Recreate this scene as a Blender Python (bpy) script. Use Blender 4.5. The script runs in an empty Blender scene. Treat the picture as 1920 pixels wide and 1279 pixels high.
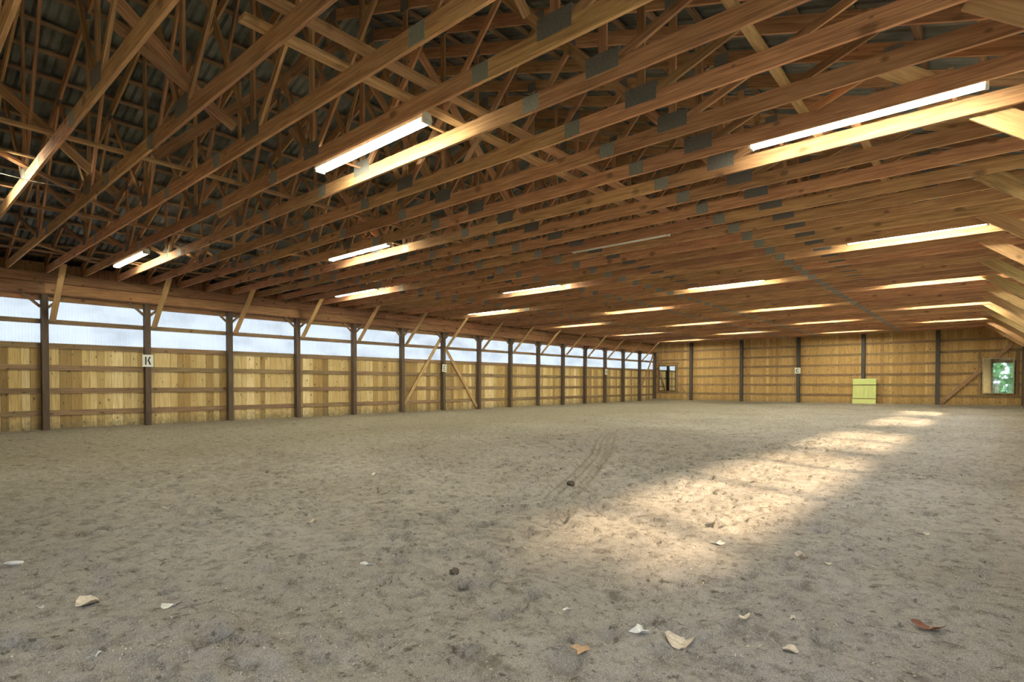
import bpy, bmesh, math, random
import numpy as np
from mathutils import Vector, Matrix

random.seed(7)
rng = np.random.default_rng(7)
C = bpy.context.scene.collection
sc = bpy.context.scene

# ------------------------------------------------------------------ layout (metres)
CAM = (19.628, 0.0, 1.267)
Y0, BAY = 3.204, 2.44            # first left post, post spacing
E0, BE = 2.920, 3.625            # first inner end-wall post, spacing
HC = 4.30                        # underside of the bottom chords
T0, TS = 2.447, 2.44 / 3         # truss 0 and truss spacing
YE = Y0 + 15 * BAY               # end wall
W = 21.05                        # right wall
YB = -4.12                       # back wall
MID = 10.4                       # ridge
SL = 1 / 3.0                     # roof pitch
RZ = 4.50                        # top-chord underside above x = 0

# ------------------------------------------------------------------ camera
cd = bpy.data.cameras.new('camera'); cam = bpy.data.objects.new('camera', cd); C.objects.link(cam)
cam.location = CAM
cam.rotation_euler = (math.pi / 2 - 0.0164, 0, 0.7096)
cd.sensor_width = 36; cd.lens = 1040.29 / 1920 * 36; cd.shift_y = 98.2 / 1920
cd.clip_end = 400
sc.camera = cam

# ------------------------------------------------------------------ world, sun, exposure
TUBE = 88.0
wd = bpy.data.worlds.new('sky'); sc.world = wd; wd.use_nodes = True
nt = wd.node_tree; nt.nodes.clear()
o_ = nt.nodes.new('ShaderNodeOutputWorld'); bg = nt.nodes.new('ShaderNodeBackground')
tc = nt.nodes.new('ShaderNodeTexCoord'); sp = nt.nodes.new('ShaderNodeSeparateXYZ'); rp = nt.nodes.new('ShaderNodeValToRGB')
nt.links.new(tc.outputs['Generated'], sp.inputs[0]); nt.links.new(sp.outputs['Z'], rp.inputs[0])
rp.color_ramp.elements[0].color = (0.74, 0.86, 1.0, 1); rp.color_ramp.elements[1].color = (0.42, 0.60, 1.0, 1)
nt.links.new(rp.outputs[0], bg.inputs[0]); bg.inputs[1].default_value = 7.6
nt.links.new(bg.outputs[0], o_.inputs[0])
sd = bpy.data.lights.new('sun', 'SUN'); sun = bpy.data.objects.new('sun', sd); C.objects.link(sun)
sd.energy = 17.0; sd.color = (1.0, 0.74, 0.44); sd.angle = math.radians(6)
sun.rotation_euler = Vector((-1.25, 0.52, -1.0)).to_track_quat('-Z', 'Y').to_euler()
sun.location = (40, -2, 20)
sc.view_settings.view_transform = 'Standard'
try: sc.view_settings.look = 'None'
except Exception: pass
sc.view_settings.gamma = 1; sc.view_settings.use_curve_mapping = False
sc.view_settings.exposure = 0.95
sc.cycles.use_denoising = True
sc.cycles.max_bounces = 8; sc.cycles.diffuse_bounces = 5; sc.cycles.transparent_max_bounces = 12
sc.cycles.sample_clamp_indirect = 8.0

# ------------------------------------------------------------------ materials
def newmat(name):
    m = bpy.data.materials.new(name); m.use_nodes = True
    n = m.node_tree; b = n.nodes['Principled BSDF']
    return m, n, b
def N(n, t, **k):
    x = n.nodes.new('ShaderNode' + t)
    for a, v in k.items(): setattr(x, a, v)
    return x
def ramp(n, src, stops):
    r = N(n, 'ValToRGB'); e = r.color_ramp.elements
    e[0].position, e[0].color = stops[0][0], (*stops[0][1], 1) if len(stops[0][1]) == 3 else stops[0][1]
    e[1].position, e[1].color = stops[-1][0], (*stops[-1][1], 1)
    for p, c in stops[1:-1]:
        x = e.new(p); x.color = (*c, 1)
    n.links.new(src, r.inputs[0]); return r.outputs[0]
def mixc(n, fac, a, b, mode='MIX'):
    m = N(n, 'Mix', data_type='RGBA', blend_type=mode)
    for sock, v in ((m.inputs[0], fac), (m.inputs[6], a), (m.inputs[7], b)):
        if isinstance(v, (int, float)): sock.default_value = v
        elif isinstance(v, tuple): sock.default_value = (*v, 1)
        else: n.links.new(v, sock)
    return m.outputs[2]
def math_(n, op, a, b=0.0, c=0.0):
    m = N(n, 'Math', operation=op)
    for i, v in enumerate((a, b, c)):
        if isinstance(v, (int, float)): m.inputs[i].default_value = v
        else: n.links.new(v, m.inputs[i])
    return m.outputs[0]

def wood(name, dark, light, vary=0.25, knots=0.5, knot_scale=3.0, dirt=0.0, rough=0.75, grain=1.0, tones=None):
    m, n, b = newmat(name)
    tc = N(n, 'TexCoord'); oi = N(n, 'ObjectInfo')
    off = N(n, 'VectorMath', operation='SCALE'); off.inputs[0].default_value = (37.0, 91.0, 53.0)
    n.links.new(oi.outputs['Random'], off.inputs['Scale'])
    add = N(n, 'VectorMath', operation='ADD')
    n.links.new(tc.outputs['Object'], add.inputs[0]); n.links.new(off.outputs[0], add.inputs[1])
    mp = N(n, 'Mapping'); mp.inputs['Scale'].default_value = (1.2, 22, 22)
    n.links.new(add.outputs[0], mp.inputs[0])
    g = N(n, 'TexNoise'); g.inputs['Scale'].default_value = 1.6; g.inputs['Detail'].default_value = 5; g.inputs['Roughness'].default_value = 0.6
    g.inputs['Distortion'].default_value = 0.6
    n.links.new(mp.outputs[0], g.inputs[0])
    col = ramp(n, g.outputs[0], [(0.37, dark), (0.62, light)])
    # growth figure, broad
    mp2 = N(n, 'Mapping'); mp2.inputs['Scale'].default_value = (0.8, 6, 6); n.links.new(add.outputs[0], mp2.inputs[0])
    g2 = N(n, 'TexNoise'); g2.inputs['Scale'].default_value = 1.4; g2.inputs['Detail'].default_value = 2; n.links.new(mp2.outputs[0], g2.inputs[0])
    col = mixc(n, math_(n, 'MULTIPLY', g2.outputs[0], 0.45), col, ramp(n, g2.outputs[0], [(0.35, dark), (0.65, light)]))
    if knots > 0:
        s3 = N(n, 'SeparateXYZ'); n.links.new(add.outputs[0], s3.inputs[0]); c3 = N(n, 'CombineXYZ')
        n.links.new(s3.outputs[0], c3.inputs[0]); n.links.new(math_(n, 'MULTIPLY', math_(n, 'ADD', s3.outputs[1], s3.outputs[2]), 1.6), c3.inputs[1])
        v = N(n, 'TexVoronoi', voronoi_dimensions='2D'); v.inputs['Scale'].default_value = knot_scale; n.links.new(c3.outputs[0], v.inputs[0])
        w = N(n, 'SeparateColor'); n.links.new(v.outputs['Color'], w.inputs[0])
        wob = N(n, 'TexNoise'); wob.inputs['Scale'].default_value = 14; n.links.new(add.outputs[0], wob.inputs[0])
        dd = math_(n, 'MULTIPLY', math_(n, 'DIVIDE', v.outputs['Distance'], math_(n, 'ADD', w.outputs[1], 0.3)), math_(n, 'ADD', wob.outputs[0], 0.4))
        k = ramp(n, dd, [(0.05, (1, 1, 1)), (0.13, (0, 0, 0))])
        sel = math_(n, 'GREATER_THAN', w.outputs[0], 0.52)
        kf = math_(n, 'MULTIPLY', math_(n, 'MULTIPLY', k, sel), knots)
        col = mixc(n, kf, col, tuple(c * 0.28 for c in dark))
    # each piece its own tone
    if tones:
        t = ramp(n, oi.outputs['Random'], tones)
        col = mixc(n, 1.0, col, t, 'MULTIPLY')
    else:
        r2 = math_(n, 'FRACT', math_(n, 'MULTIPLY', oi.outputs['Random'], 7.31))
        hsv = N(n, 'HueSaturation')
        n.links.new(math_(n, 'MULTIPLY_ADD', oi.outputs['Random'], vary, 1 - vary / 2), hsv.inputs['Value'])
        n.links.new(math_(n, 'MULTIPLY_ADD', r2, 0.024, 0.488), hsv.inputs['Hue'])
        n.links.new(col, hsv.inputs['Color']); col = hsv.outputs[0]
    if dirt > 0:
        sx = N(n, 'SeparateXYZ'); n.links.new(tc.outputs['Object'], sx.inputs[0])
        nz = N(n, 'TexNoise'); nz.inputs['Scale'].default_value = 9; nz.inputs['Detail'].default_value = 4
        n.links.new(add.outputs[0], nz.inputs[0])
        h = math_(n, 'SUBTRACT', math_(n, 'MULTIPLY', nz.outputs[0], 0.75), sx.outputs[0])
        d = N(n, 'MapRange'); d.inputs[1].default_value = -0.12; d.inputs[2].default_value = 0.35; n.links.new(h, d.inputs[0])
        col = mixc(n, math_(n, 'MULTIPLY', d.outputs[0], dirt), col, (0.10, 0.085, 0.06))
    n.links.new(col, b.inputs['Base Color']); b.inputs['Roughness'].default_value = rough
    bp = N(n, 'Bump'); bp.inputs['Strength'].default_value = 0.25 * grain; bp.inputs['Distance'].default_value = 0.004
    n.links.new(g.outputs[0], bp.inputs['Height']); n.links.new(bp.outputs[0], b.inputs['Normal'])
    return m

M = {}
M['chord'] = wood('truss chord wood', (0.35, 0.17, 0.085), (0.68, 0.385, 0.20), vary=0.42, knots=0.6, knot_scale=1.6)
M['web'] = wood('truss web wood', (0.27, 0.14, 0.068), (0.54, 0.32, 0.165), vary=0.5, knots=0.4, knot_scale=2.2)
M['purlin'] = wood('purlin wood', (0.15, 0.095, 0.055), (0.32, 0.21, 0.125), vary=0.4, knots=0.3)
M['brace'] = wood('brace wood', (0.34, 0.20, 0.09), (0.56, 0.36, 0.18), vary=0.25, knots=0.5, knot_scale=2.0)
M['header'] = wood('header wood', (0.20, 0.098, 0.045), (0.40, 0.22, 0.105), vary=0.5, knots=0.8, knot_scale=2.2)
M['girt'] = wood('girt wood', (0.15, 0.095, 0.05), (0.29, 0.19, 0.105), vary=0.3, knots=0.7, knot_scale=2.4)
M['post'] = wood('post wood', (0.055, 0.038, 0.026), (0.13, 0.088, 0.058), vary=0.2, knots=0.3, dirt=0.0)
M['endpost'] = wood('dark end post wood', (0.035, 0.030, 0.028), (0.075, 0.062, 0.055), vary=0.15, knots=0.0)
pine_t = [(0.0, (0.42, 0.34, 0.23)), (0.10, (0.62, 0.52, 0.36)), (0.2, (0.95, 0.88, 0.72)), (0.34, (1.0, 0.97, 0.86)), (0.45, (0.66, 0.54, 0.36)), (0.55, (0.86, 0.76, 0.56)), (0.68, (1.02, 0.98, 0.86)), (0.8, (1.28, 1.30, 1.32)), (0.9, (0.78, 0.66, 0.44)), (1.0, (0.55, 0.44, 0.29))]
M['siding'] = wood('pine siding', (0.47, 0.345, 0.16), (0.70, 0.57, 0.34), knots=0.85, knot_scale=3.2, dirt=0.75, tones=pine_t)
end_t = [(0.0, (0.72, 0.60, 0.44)), (0.15, (0.95, 0.86, 0.68)), (0.35, (0.84, 0.74, 0.55)), (0.5, (1.05, 1.0, 0.86)), (0.65, (0.80, 0.68, 0.48)), (0.8, (0.98, 0.90, 0.72)), (0.93, (1.15, 1.12, 1.02)), (1.0, (0.66, 0.54, 0.38))]
M['siding_end'] = wood('end wall pine siding', (0.36, 0.235, 0.10), (0.56, 0.40, 0.205), knots=1.0, knot_scale=3.4, dirt=0.5, tones=end_t)

def plate_mat(key, lo, hi):
    m, n, b = newmat(key + ' metal'); M[key] = m
    tc = N(n, 'TexCoord'); wv = N(n, 'TexWave', wave_type='BANDS', bands_direction='X'); wv.inputs['Scale'].default_value = 22; wv.inputs['Distortion'].default_value = 1.2
    wv.inputs['Detail Scale'].default_value = 30
    n.links.new(tc.outputs['Object'], wv.inputs[0])
    v = N(n, 'TexVoronoi'); v.inputs['Scale'].default_value = 70; n.links.new(tc.outputs['Object'], v.inputs[0])
    h = math_(n, 'ADD', math_(n, 'MULTIPLY', wv.outputs['Fac'], 0.6), math_(n, 'MULTIPLY', v.outputs['Distance'], 0.7))
    c1 = ramp(n, h, [(0.15, lo), (0.8, hi)])
    n.links.new(c1, b.inputs['Base Color']); b.inputs['Metallic'].default_value = 0.3; b.inputs['Roughness'].default_value = 0.6
    bp = N(n, 'Bump'); bp.inputs['Strength'].default_value = 0.5; bp.inputs['Distance'].default_value = 0.004
    n.links.new(h, bp.inputs['Height']); n.links.new(bp.outputs[0], b.inputs['Normal'])
plate_mat('plate', (0.13, 0.135, 0.13), (0.40, 0.40, 0.37))
plate_mat('plate_dark', (0.09, 0.085, 0.085), (0.25, 0.24, 0.235))

m, n, b = newmat('corrugated roof metal'); M['roof'] = m
tc = N(n, 'TexCoord'); g = N(n, 'TexNoise'); g.inputs['Scale'].default_value = 2.5; g.inputs['Detail'].default_value = 5; n.links.new(tc.outputs['Object'], g.inputs[0])
oi = N(n, 'ObjectInfo')
c1 = ramp(n, g.outputs[0], [(0.3, (0.07, 0.08, 0.078)), (0.7, (0.22, 0.24, 0.23))])
hs = N(n, 'HueSaturation'); n.links.new(math_(n, 'MULTIPLY_ADD', oi.outputs['Random'], 0.4, 0.8), hs.inputs['Value']); n.links.new(c1, hs.inputs['Color'])
n.links.new(hs.outputs[0], b.inputs['Base Color']); b.inputs['Metallic'].default_value = 0.55; b.inputs['Roughness'].default_value = 0.42

def plain(name, col, rough=0.6, metal=0.0, amt=0.12, scale=20):
    m, n, b = newmat(name)
    tc = N(n, 'TexCoord'); g = N(n, 'TexNoise'); g.inputs['Scale'].default_value = scale; g.inputs['Detail'].default_value = 3
    n.links.new(tc.outputs['Object'], g.inputs[0])
    c = ramp(n, g.outputs[0], [(0.3, tuple(x * (1 - amt) for x in col)), (0.7, tuple(min(1, x * (1 + amt)) for x in col))])
    n.links.new(c, b.inputs['Base Color']); b.inputs['Roughness'].default_value = rough; b.inputs['Metallic'].default_value = metal
    return m
M['white_metal'] = plain('white enamel', (0.62, 0.62, 0.58), 0.45)
M['socket'] = plain('lamp socket', (0.5, 0.5, 0.47), 0.5)
M['sign_white'] = plain('sign white', (0.72, 0.74, 0.70), 0.5, amt=0.05)
M['sign_black'] = plain('sign black', (0.02, 0.02, 0.022), 0.6)
M['green'] = wood('pale green painted board', (0.50, 0.56, 0.20), (0.60, 0.66, 0.27), vary=0.10, knots=0.15, rough=0.6)
M['frame'] = plain('mirror frame', (0.06, 0.035, 0.02), 0.6)
M['wire'] = plain('cable grey', (0.32, 0.31, 0.28), 0.6)

m, n, b = newmat('mirror glass'); M['mirror'] = m
b.inputs['Base Color'].default_value = (0.80, 0.86, 0.84, 1); b.inputs['Metallic'].default_value = 1; b.inputs['Roughness'].default_value = 0.02
tc = N(n, 'TexCoord'); g = N(n, 'TexNoise'); g.inputs['Scale'].default_value = 3; n.links.new(tc.outputs['Object'], g.inputs[0])
n.links.new(ramp(n, g.outputs[0], [(0.3, (0.72, 0.78, 0.74)), (0.7, (0.86, 0.90, 0.88))]), b.inputs['Base Color'])
n.links.new(math_(n, 'MULTIPLY_ADD', g.outputs[0], 0.05, 0.0), b.inputs['Roughness'])

def emit(name, col, s):
    m, n, b = newmat(name)
    b.inputs['Base Color'].default_value = (0.8, 0.8, 0.8, 1)
    b.inputs['Emission Color'].default_value = (*col, 1); b.inputs['Emission Strength'].default_value = s
    return m
M['tube'] = emit('fluorescent tube', (1.0, 0.97, 0.68), TUBE)
M['tube_off'] = plain('unlit tube', (0.75, 0.76, 0.74), 0.3)

def panel_mat(name, trans, tint):
    m, n, b = newmat(name); n.nodes.remove(b)
    out = n.nodes['Material Output']
    tc = N(n, 'TexCoord'); mp = N(n, 'Mapping'); mp.inputs['Scale'].default_value = (1, 0.5, 0.35)
    n.links.new(tc.outputs['Object'], mp.inputs[0])
    oi = N(n, 'ObjectInfo'); ad = N(n, 'VectorMath', operation='ADD')
    n.links.new(mp.outputs[0], ad.inputs[0]); n.links.new(oi.outputs['Location'], ad.inputs[1])
    g = N(n, 'TexNoise'); g.inputs['Scale'].default_value = 1.8; g.inputs['Detail'].default_value = 4; n.links.new(ad.outputs[0], g.inputs[0])
    col = ramp(n, g.outputs[0], [(0.30, tuple(t * 0.72 for t in tint)), (0.52, tint), (0.72, tuple(min(1, t * 1.08) for t in tint))])
    tl = N(n, 'BsdfTranslucent'); n.links.new(col, tl.inputs[0])
    df = N(n, 'BsdfDiffuse'); df.inputs[0].default_value = (0.34, 0.34, 0.35, 1)
    tp = N(n, 'BsdfTransparent'); tp.inputs[0].default_value = (0.9, 0.92, 0.95, 1)
    m1 = N(n, 'MixShader'); m1.inputs[0].default_value = 0.25; n.links.new(tl.outputs[0], m1.inputs[1]); n.links.new(df.outputs[0], m1.inputs[2])
    m2 = N(n, 'MixShader'); m2.inputs[0].default_value = trans; n.links.new(m1.outputs[0], m2.inputs[1]); n.links.new(tp.outputs[0], m2.inputs[2])
    n.links.new(m2.outputs[0], out.inputs[0])
    return m
M['panel'] = panel_mat('translucent corrugated panel', 0.01, (0.178, 0.163, 0.155))
M['panel_clear'] = panel_mat('clear corrugated panel', 0.55, (0.72, 0.70, 0.62))

# sand
m, n, b = newmat('arena footing'); M['sand'] = m
tc = N(n, 'TexCoord')
g1 = N(n, 'TexNoise'); g1.inputs['Scale'].default_value = 0.35; g1.inputs['Detail'].default_value = 6; g1.inputs['Roughness'].default_value = 0.65; n.links.new(tc.outputs['Object'], g1.inputs[0])
g2 = N(n, 'TexNoise'); g2.inputs['Scale'].default_value = 9; g2.inputs['Detail'].default_value = 8; g2.inputs['Roughness'].default_value = 0.75; n.links.new(tc.outputs['Object'], g2.inputs[0])
g3 = N(n, 'TexNoise'); g3.inputs['Scale'].default_value = 150; g3.inputs['Detail'].default_value = 4; g3.inputs['Roughness'].default_value = 0.8; n.links.new(tc.outputs['Object'], g3.inputs[0])
ca = ramp(n, g1.outputs[0], [(0.35, (0.36, 0.315, 0.27)), (0.65, (0.52, 0.475, 0.44))])
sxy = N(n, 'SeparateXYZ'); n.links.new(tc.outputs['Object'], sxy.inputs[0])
olive_dim = N(n, 'MapRange'); olive_dim.inputs[1].default_value = 15.0; olive_dim.inputs[2].default_value = 9.0  # olive-brown footing at left, partly the dimmer light there put into its colour
n.links.new(math_(n, 'ADD', sxy.outputs[0], math_(n, 'MULTIPLY', g1.outputs[0], 4.0)), olive_dim.inputs[0])
ca = mixc(n, math_(n, 'MULTIPLY', olive_dim.outputs[0], 0.8), ca, (0.185, 0.145, 0.085))
cb = mixc(n, 1.0, ca, ramp(n, g2.outputs[0], [(0.34, (0.42, 0.39, 0.36)), (0.5, (1.0, 1.0, 1.0)), (0.7, (1.25, 1.25, 1.25))]), 'MULTIPLY')
cc = mixc(n, 0.36, cb, ramp(n, g3.outputs[0], [(0.38, (0.04, 0.033, 0.028)), (0.5, (0.36, 0.32, 0.285)), (0.62, (0.95, 0.89, 0.80))]))
g4 = N(n, 'TexNoise'); g4.inputs['Scale'].default_value = 4.2; g4.inputs['Detail'].default_value = 6; g4.inputs['Roughness'].default_value = 0.7; n.links.new(tc.outputs['Object'], g4.inputs[0])
divot_shade = ramp(n, g4.outputs[0], [(0.55, (0, 0, 0)), (0.66, (1, 1, 1))])  # scattered dark patches painted in for the shade of hoof divots
cc = mixc(n, math_(n, 'MULTIPLY', divot_shade, 0.5), cc, (0.115, 0.095, 0.07))
g5 = N(n, 'TexNoise'); g5.inputs['Scale'].default_value = 16; g5.inputs['Detail'].default_value = 5; g5.inputs['Roughness'].default_value = 0.7; n.links.new(tc.outputs['Object'], g5.inputs[0])
cc = mixc(n, math_(n, 'MULTIPLY', ramp(n, g5.outputs[0], [(0.57, (0, 0, 0)), (0.65, (1, 1, 1))]), 0.7), cc, (0.07, 0.055, 0.04))  # smaller dark spots, also divot shade put into the sand colour
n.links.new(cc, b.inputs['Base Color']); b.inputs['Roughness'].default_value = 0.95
b.inputs['Specular IOR Level'].default_value = 0.15
bp = N(n, 'Bump'); bp.inputs['Strength'].default_value = 1.0; bp.inputs['Distance'].default_value = 0.03
n.links.new(math_(n, 'ADD', g2.outputs[0], math_(n, 'MULTIPLY', g3.outputs[0], 0.5)), bp.inputs['Height']); n.links.new(bp.outputs[0], b.inputs['Normal'])
M['lawn'] = plain('outdoor grass', (0.10, 0.16, 0.05), 0.95, amt=0.4, scale=2)

# ------------------------------------------------------------------ helpers
def link(o, parent=None):
    C.objects.link(o)
    if parent is not None: o.parent = parent
    return o
def empty(name, loc=(0, 0, 0), rz=0.0):
    o = bpy.data.objects.new(name, None); o.location = loc; o.rotation_euler = (0, 0, rz); o.empty_display_size = 0.1
    return link(o)
def tag(o, label=None, cat=None, group=None, kind=None):
    if label: o['label'] = label
    if cat: o['category'] = cat
    if group: o['group'] = group
    if kind: o['kind'] = kind
    return o
_cache = {}
def boxmesh(lx, ly, lz, mat, bev=0.0):
    """box from x=0..lx, centred in y and z"""
    key = (round(lx, 4), round(ly, 4), round(lz, 4), mat)
    if key in _cache: return _cache[key]
    me = bpy.data.meshes.new('piece')
    vs = [(x, y * ly / 2, z * lz / 2) for x in (0, lx) for y in (-1, 1) for z in (-1, 1)]
    fs = [(0, 1, 3, 2), (4, 6, 7, 5), (0, 4, 5, 1), (2, 3, 7, 6), (0, 2, 6, 4), (1, 5, 7, 3)]
    me.from_pydata(vs, [], fs); me.materials.append(M[mat]); me.update()
    _cache[key] = me
    return me
def member(name, p0, p1, wy, wz, mat, parent=None, up=(0, 0, 1)):
    """plank from p0 to p1: thickness wy sideways, wz in the up direction"""
    p0, p1 = Vector(p0), Vector(p1); d = p1 - p0; L = d.length; x = d.normalized()
    u = Vector(up); y = u.cross(x)
    if y.length < 1e-4: y = Vector((0, 1, 0))
    y.normalize(); z = x.cross(y)
    o = bpy.data.objects.new(name, boxmesh(L, wy, wz, mat))
    mt = Matrix((x, y, z)).transposed().to_4x4(); mt.translation = p0
    o.matrix_world = mt
    C.objects.link(o)
    if parent is not None:
        o.parent = parent; o.matrix_parent_inverse = Matrix.Identity(4)
        o.matrix_basis = Matrix.Translation(-Vector(parent.location)) @ mt if parent.rotation_euler.z == 0 else parent.matrix_basis.inverted() @ mt
    return o
def meshobj(name, vs, fs, mat, parent=None, smooth=False, loc=None):
    me = bpy.data.meshes.new(name); me.from_pydata(vs, [], fs); me.materials.append(M[mat] if isinstance(mat, str) else mat); me.update()
    if smooth:
        me.polygons.foreach_set('use_smooth', [True] * len(me.polygons))
    o = bpy.data.objects.new(name, me)
    if loc is not None: o.location = loc
    return link(o, parent)
def copy_tree(root, loc):
    r = root.copy(); C.objects.link(r); r.location = loc
    for ch in root.children:
        c = ch.copy(); C.objects.link(c); c.parent = r
        for g in ch.children:
            d = g.copy(); C.objects.link(d); d.parent = c
    return r

# ------------------------------------------------------------------ floor: raked, hoof-marked footing
def smooth_noise(shape, cell, seed):
    r = np.random.default_rng(seed)
    h, w = shape
    gh, gw = int(h / cell) + 3, int(w / cell) + 3
    g = r.standard_normal((gh, gw))
    yy = np.linspace(0, gh - 2.001, h); xx = np.linspace(0, gw - 2.001, w)
    yi = yy.astype(int); xi = xx.astype(int); fy = (yy - yi)[:, None]; fx = (xx - xi)[None, :]
    fy = fy * fy * (3 - 2 * fy); fx = fx * fx * (3 - 2 * fx)
    a = g[np.ix_(yi, xi)]; b = g[np.ix_(yi, xi + 1)]; c = g[np.ix_(yi + 1, xi)]; d = g[np.ix_(yi + 1, xi + 1)]
    return (a * (1 - fx) + b * fx) * (1 - fy) + (c * (1 - fx) + d * fx) * fy
RX0, RX1, RY0, RY1, RES = -0.3, 21.3, -4.3, 40.0, 0.03
nx, ny = int((RX1 - RX0) / RES) + 1, int((RY1 - RY0) / RES) + 1
gx = np.linspace(RX0, RX1, nx); gy = np.linspace(RY0, RY1, ny)
Hh = 0.016 * smooth_noise((ny, nx), 45, 1) + 0.009 * smooth_noise((ny, nx), 13, 2) + 0.008 * smooth_noise((ny, nx), 5, 3) + 0.005 * smooth_noise((ny, nx), 2.4, 4)
def stamp(cx, cy, ax, ay, ang, depth, rim):
    r = max(ax, ay) * 2.2
    i0, i1 = np.searchsorted(gx, cx - r), np.searchsorted(gx, cx + r); j0, j1 = np.searchsorted(gy, cy - r), np.searchsorted(gy, cy + r)
    if i1 <= i0 or j1 <= j0: return
    X, Y = np.meshgrid(gx[i0:i1] - cx, gy[j0:j1] - cy)
    u = (X * math.cos(ang) + Y * math.sin(ang)) / ax; v = (-X * math.sin(ang) + Y * math.cos(ang)) / ay
    q = np.sqrt(u * u + v * v)
    Hh[j0:j1, i0:i1] += -depth * np.exp(-q ** 4) + rim * np.exp(-((q - 1.35) / 0.3) ** 2) * (0.4 + 0.6 * (u > 0))
rr = random.Random(5)
def track(cx0, cy0, cx1, cy1, spread, count, dep=(0.02, 0.05)):
    for i in range(count):
        t = rr.random(); x = cx0 + (cx1 - cx0) * t + rr.gauss(0, spread); y = cy0 + (cy1 - cy0) * t + rr.gauss(0, spread)
        s = rr.uniform(0.04, 0.085)
        stamp(x, y, s, s * rr.uniform(0.35, 1.0), rr.uniform(0, 3.14), rr.uniform(*dep) * 1.5, rr.uniform(0.01, 0.028))
track(16.2, 2.6, 16.4, 14, 0.75, 640, (0.03, 0.07))
track(17.4, 4.0, 17.0, 24, 0.6, 380, (0.03, 0.06))
track(14.2, 2.2, 13.6, 11, 0.9, 330, (0.025, 0.05))
track(12.0, 2.0, 9.0, 16, 1.6, 420, (0.02, 0.045))
track(18.5, 1.5, 19.3, 12, 0.7, 140, (0.015, 0.035))
track(16.0, 0.9, 18.0, 3.0, 0.9, 60, (0.01, 0.03))
for i in range(2200):
    s = rr.uniform(0.05, 0.09)
    stamp(rr.uniform(0.6, 20.6), rr.uniform(0.5, 36), s, s * rr.uniform(0.5, 1), rr.uniform(0, 3.14), rr.uniform(0.015, 0.05), rr.uniform(0.006, 0.018))
GX, GY = np.meshgrid(gx, gy)
# harrow lines and the tyre track that curls through the middle
Hh += 0.0035 * np.sin((GX + 0.25 * GY + 0.15 * smooth_noise((ny, nx), 40, 9)) * 2 * math.pi / 0.16) * np.clip(smooth_noise((ny, nx), 70, 10), 0, 1)
tp = [(15.9, 5.1), (15.38, 6.28), (14.83, 7.47), (14.22, 8.73), (13.16, 10.56), (12.2, 12.4)]
best = np.full(GX.shape, 9.0); along = np.zeros(GX.shape); acc = 0
for (ax_, ay_), (bx_, by_) in zip(tp[:-1], tp[1:]):
    dx, dy = bx_ - ax_, by_ - ay_; L = math.hypot(dx, dy)
    t = np.clip(((GX - ax_) * dx + (GY - ay_) * dy) / L / L, 0, 1)
    s = ((GX - ax_) * dy - (GY - ay_) * dx) / L; dd = np.hypot(GX - ax_ - t * dx, GY - ay_ - t * dy)
    k = dd < np.abs(best); best[k] = (np.sign(s) * dd)[k]; along[k] = (acc + t * L)[k]; acc += L
for offs in (0.0,):
    q = np.abs(best - offs)
    band = np.clip((0.27 - q) / 0.05, 0, 1)
    Hh = Hh * (1 - 0.9 * band) + band * (-0.03 + 0.026 * (np.sin(best * 2 * math.pi / 0.12)))
# banked up footing along the walls
Hh += 0.10 * np.exp(-np.clip(YE - GY, 0, 99) / 0.9) + 0.03 * np.exp(-np.clip(GX, 0, 99) / 0.5) + 0.05 * np.exp(-np.clip(W - GX, 0, 99) / 0.6)
def floor_z(x, y):
    i = int(round((x - RX0) / RES)); j = int(round((y - RY0) / RES))
    i = min(max(i, 0), nx - 1); j = min(max(j, 0), ny - 1)
    return float(Hh[j, i])
# thin the rows with distance
js = [j for j in range(ny) if gy[j] < 10 or (gy[j] < 20 and j % 2 == 0) or j % 4 == 0 or j == ny - 1]
iS = list(range(nx))
js = np.array([j for j in js if gy[j] > -0.5 or j % 6 == 0 or j == 0]); iS = np.array(iS)
V = np.stack([GX[np.ix_(js, iS)], GY[np.ix_(js, iS)], Hh[np.ix_(js, iS)]], -1).reshape(-1, 3)
nj, ni = len(js), len(iS)
idx = np.arange(nj * ni).reshape(nj, ni)
F = np.stack([idx[:-1, :-1], idx[:-1, 1:], idx[1:, 1:], idx[1:, :-1]], -1).reshape(-1, 4)
me = bpy.data.meshes.new('floor')
me.vertices.add(len(V)); me.vertices.foreach_set('co', V.ravel())
me.loops.add(F.size); me.loops.foreach_set('vertex_index', F.ravel().astype(np.int32))
me.polygons.add(len(F)); me.polygons.foreach_set('loop_start', np.arange(0, F.size, 4, dtype=np.int32)); me.polygons.foreach_set('loop_total', np.full(len(F), 4, dtype=np.int32))
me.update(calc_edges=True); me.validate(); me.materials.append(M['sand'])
me.polygons.foreach_set('use_smooth', [True] * len(me.polygons))
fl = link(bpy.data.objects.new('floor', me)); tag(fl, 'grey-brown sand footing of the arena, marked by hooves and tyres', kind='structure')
lawn = meshobj('ground', [(-60, -70, -0.12), (80, -70, -0.12), (80, 100, -0.12), (-60, 100, -0.12)], [(0, 1, 2, 3)], 'lawn')
tag(lawn, 'green lawn outside the building', kind='structure')

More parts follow.
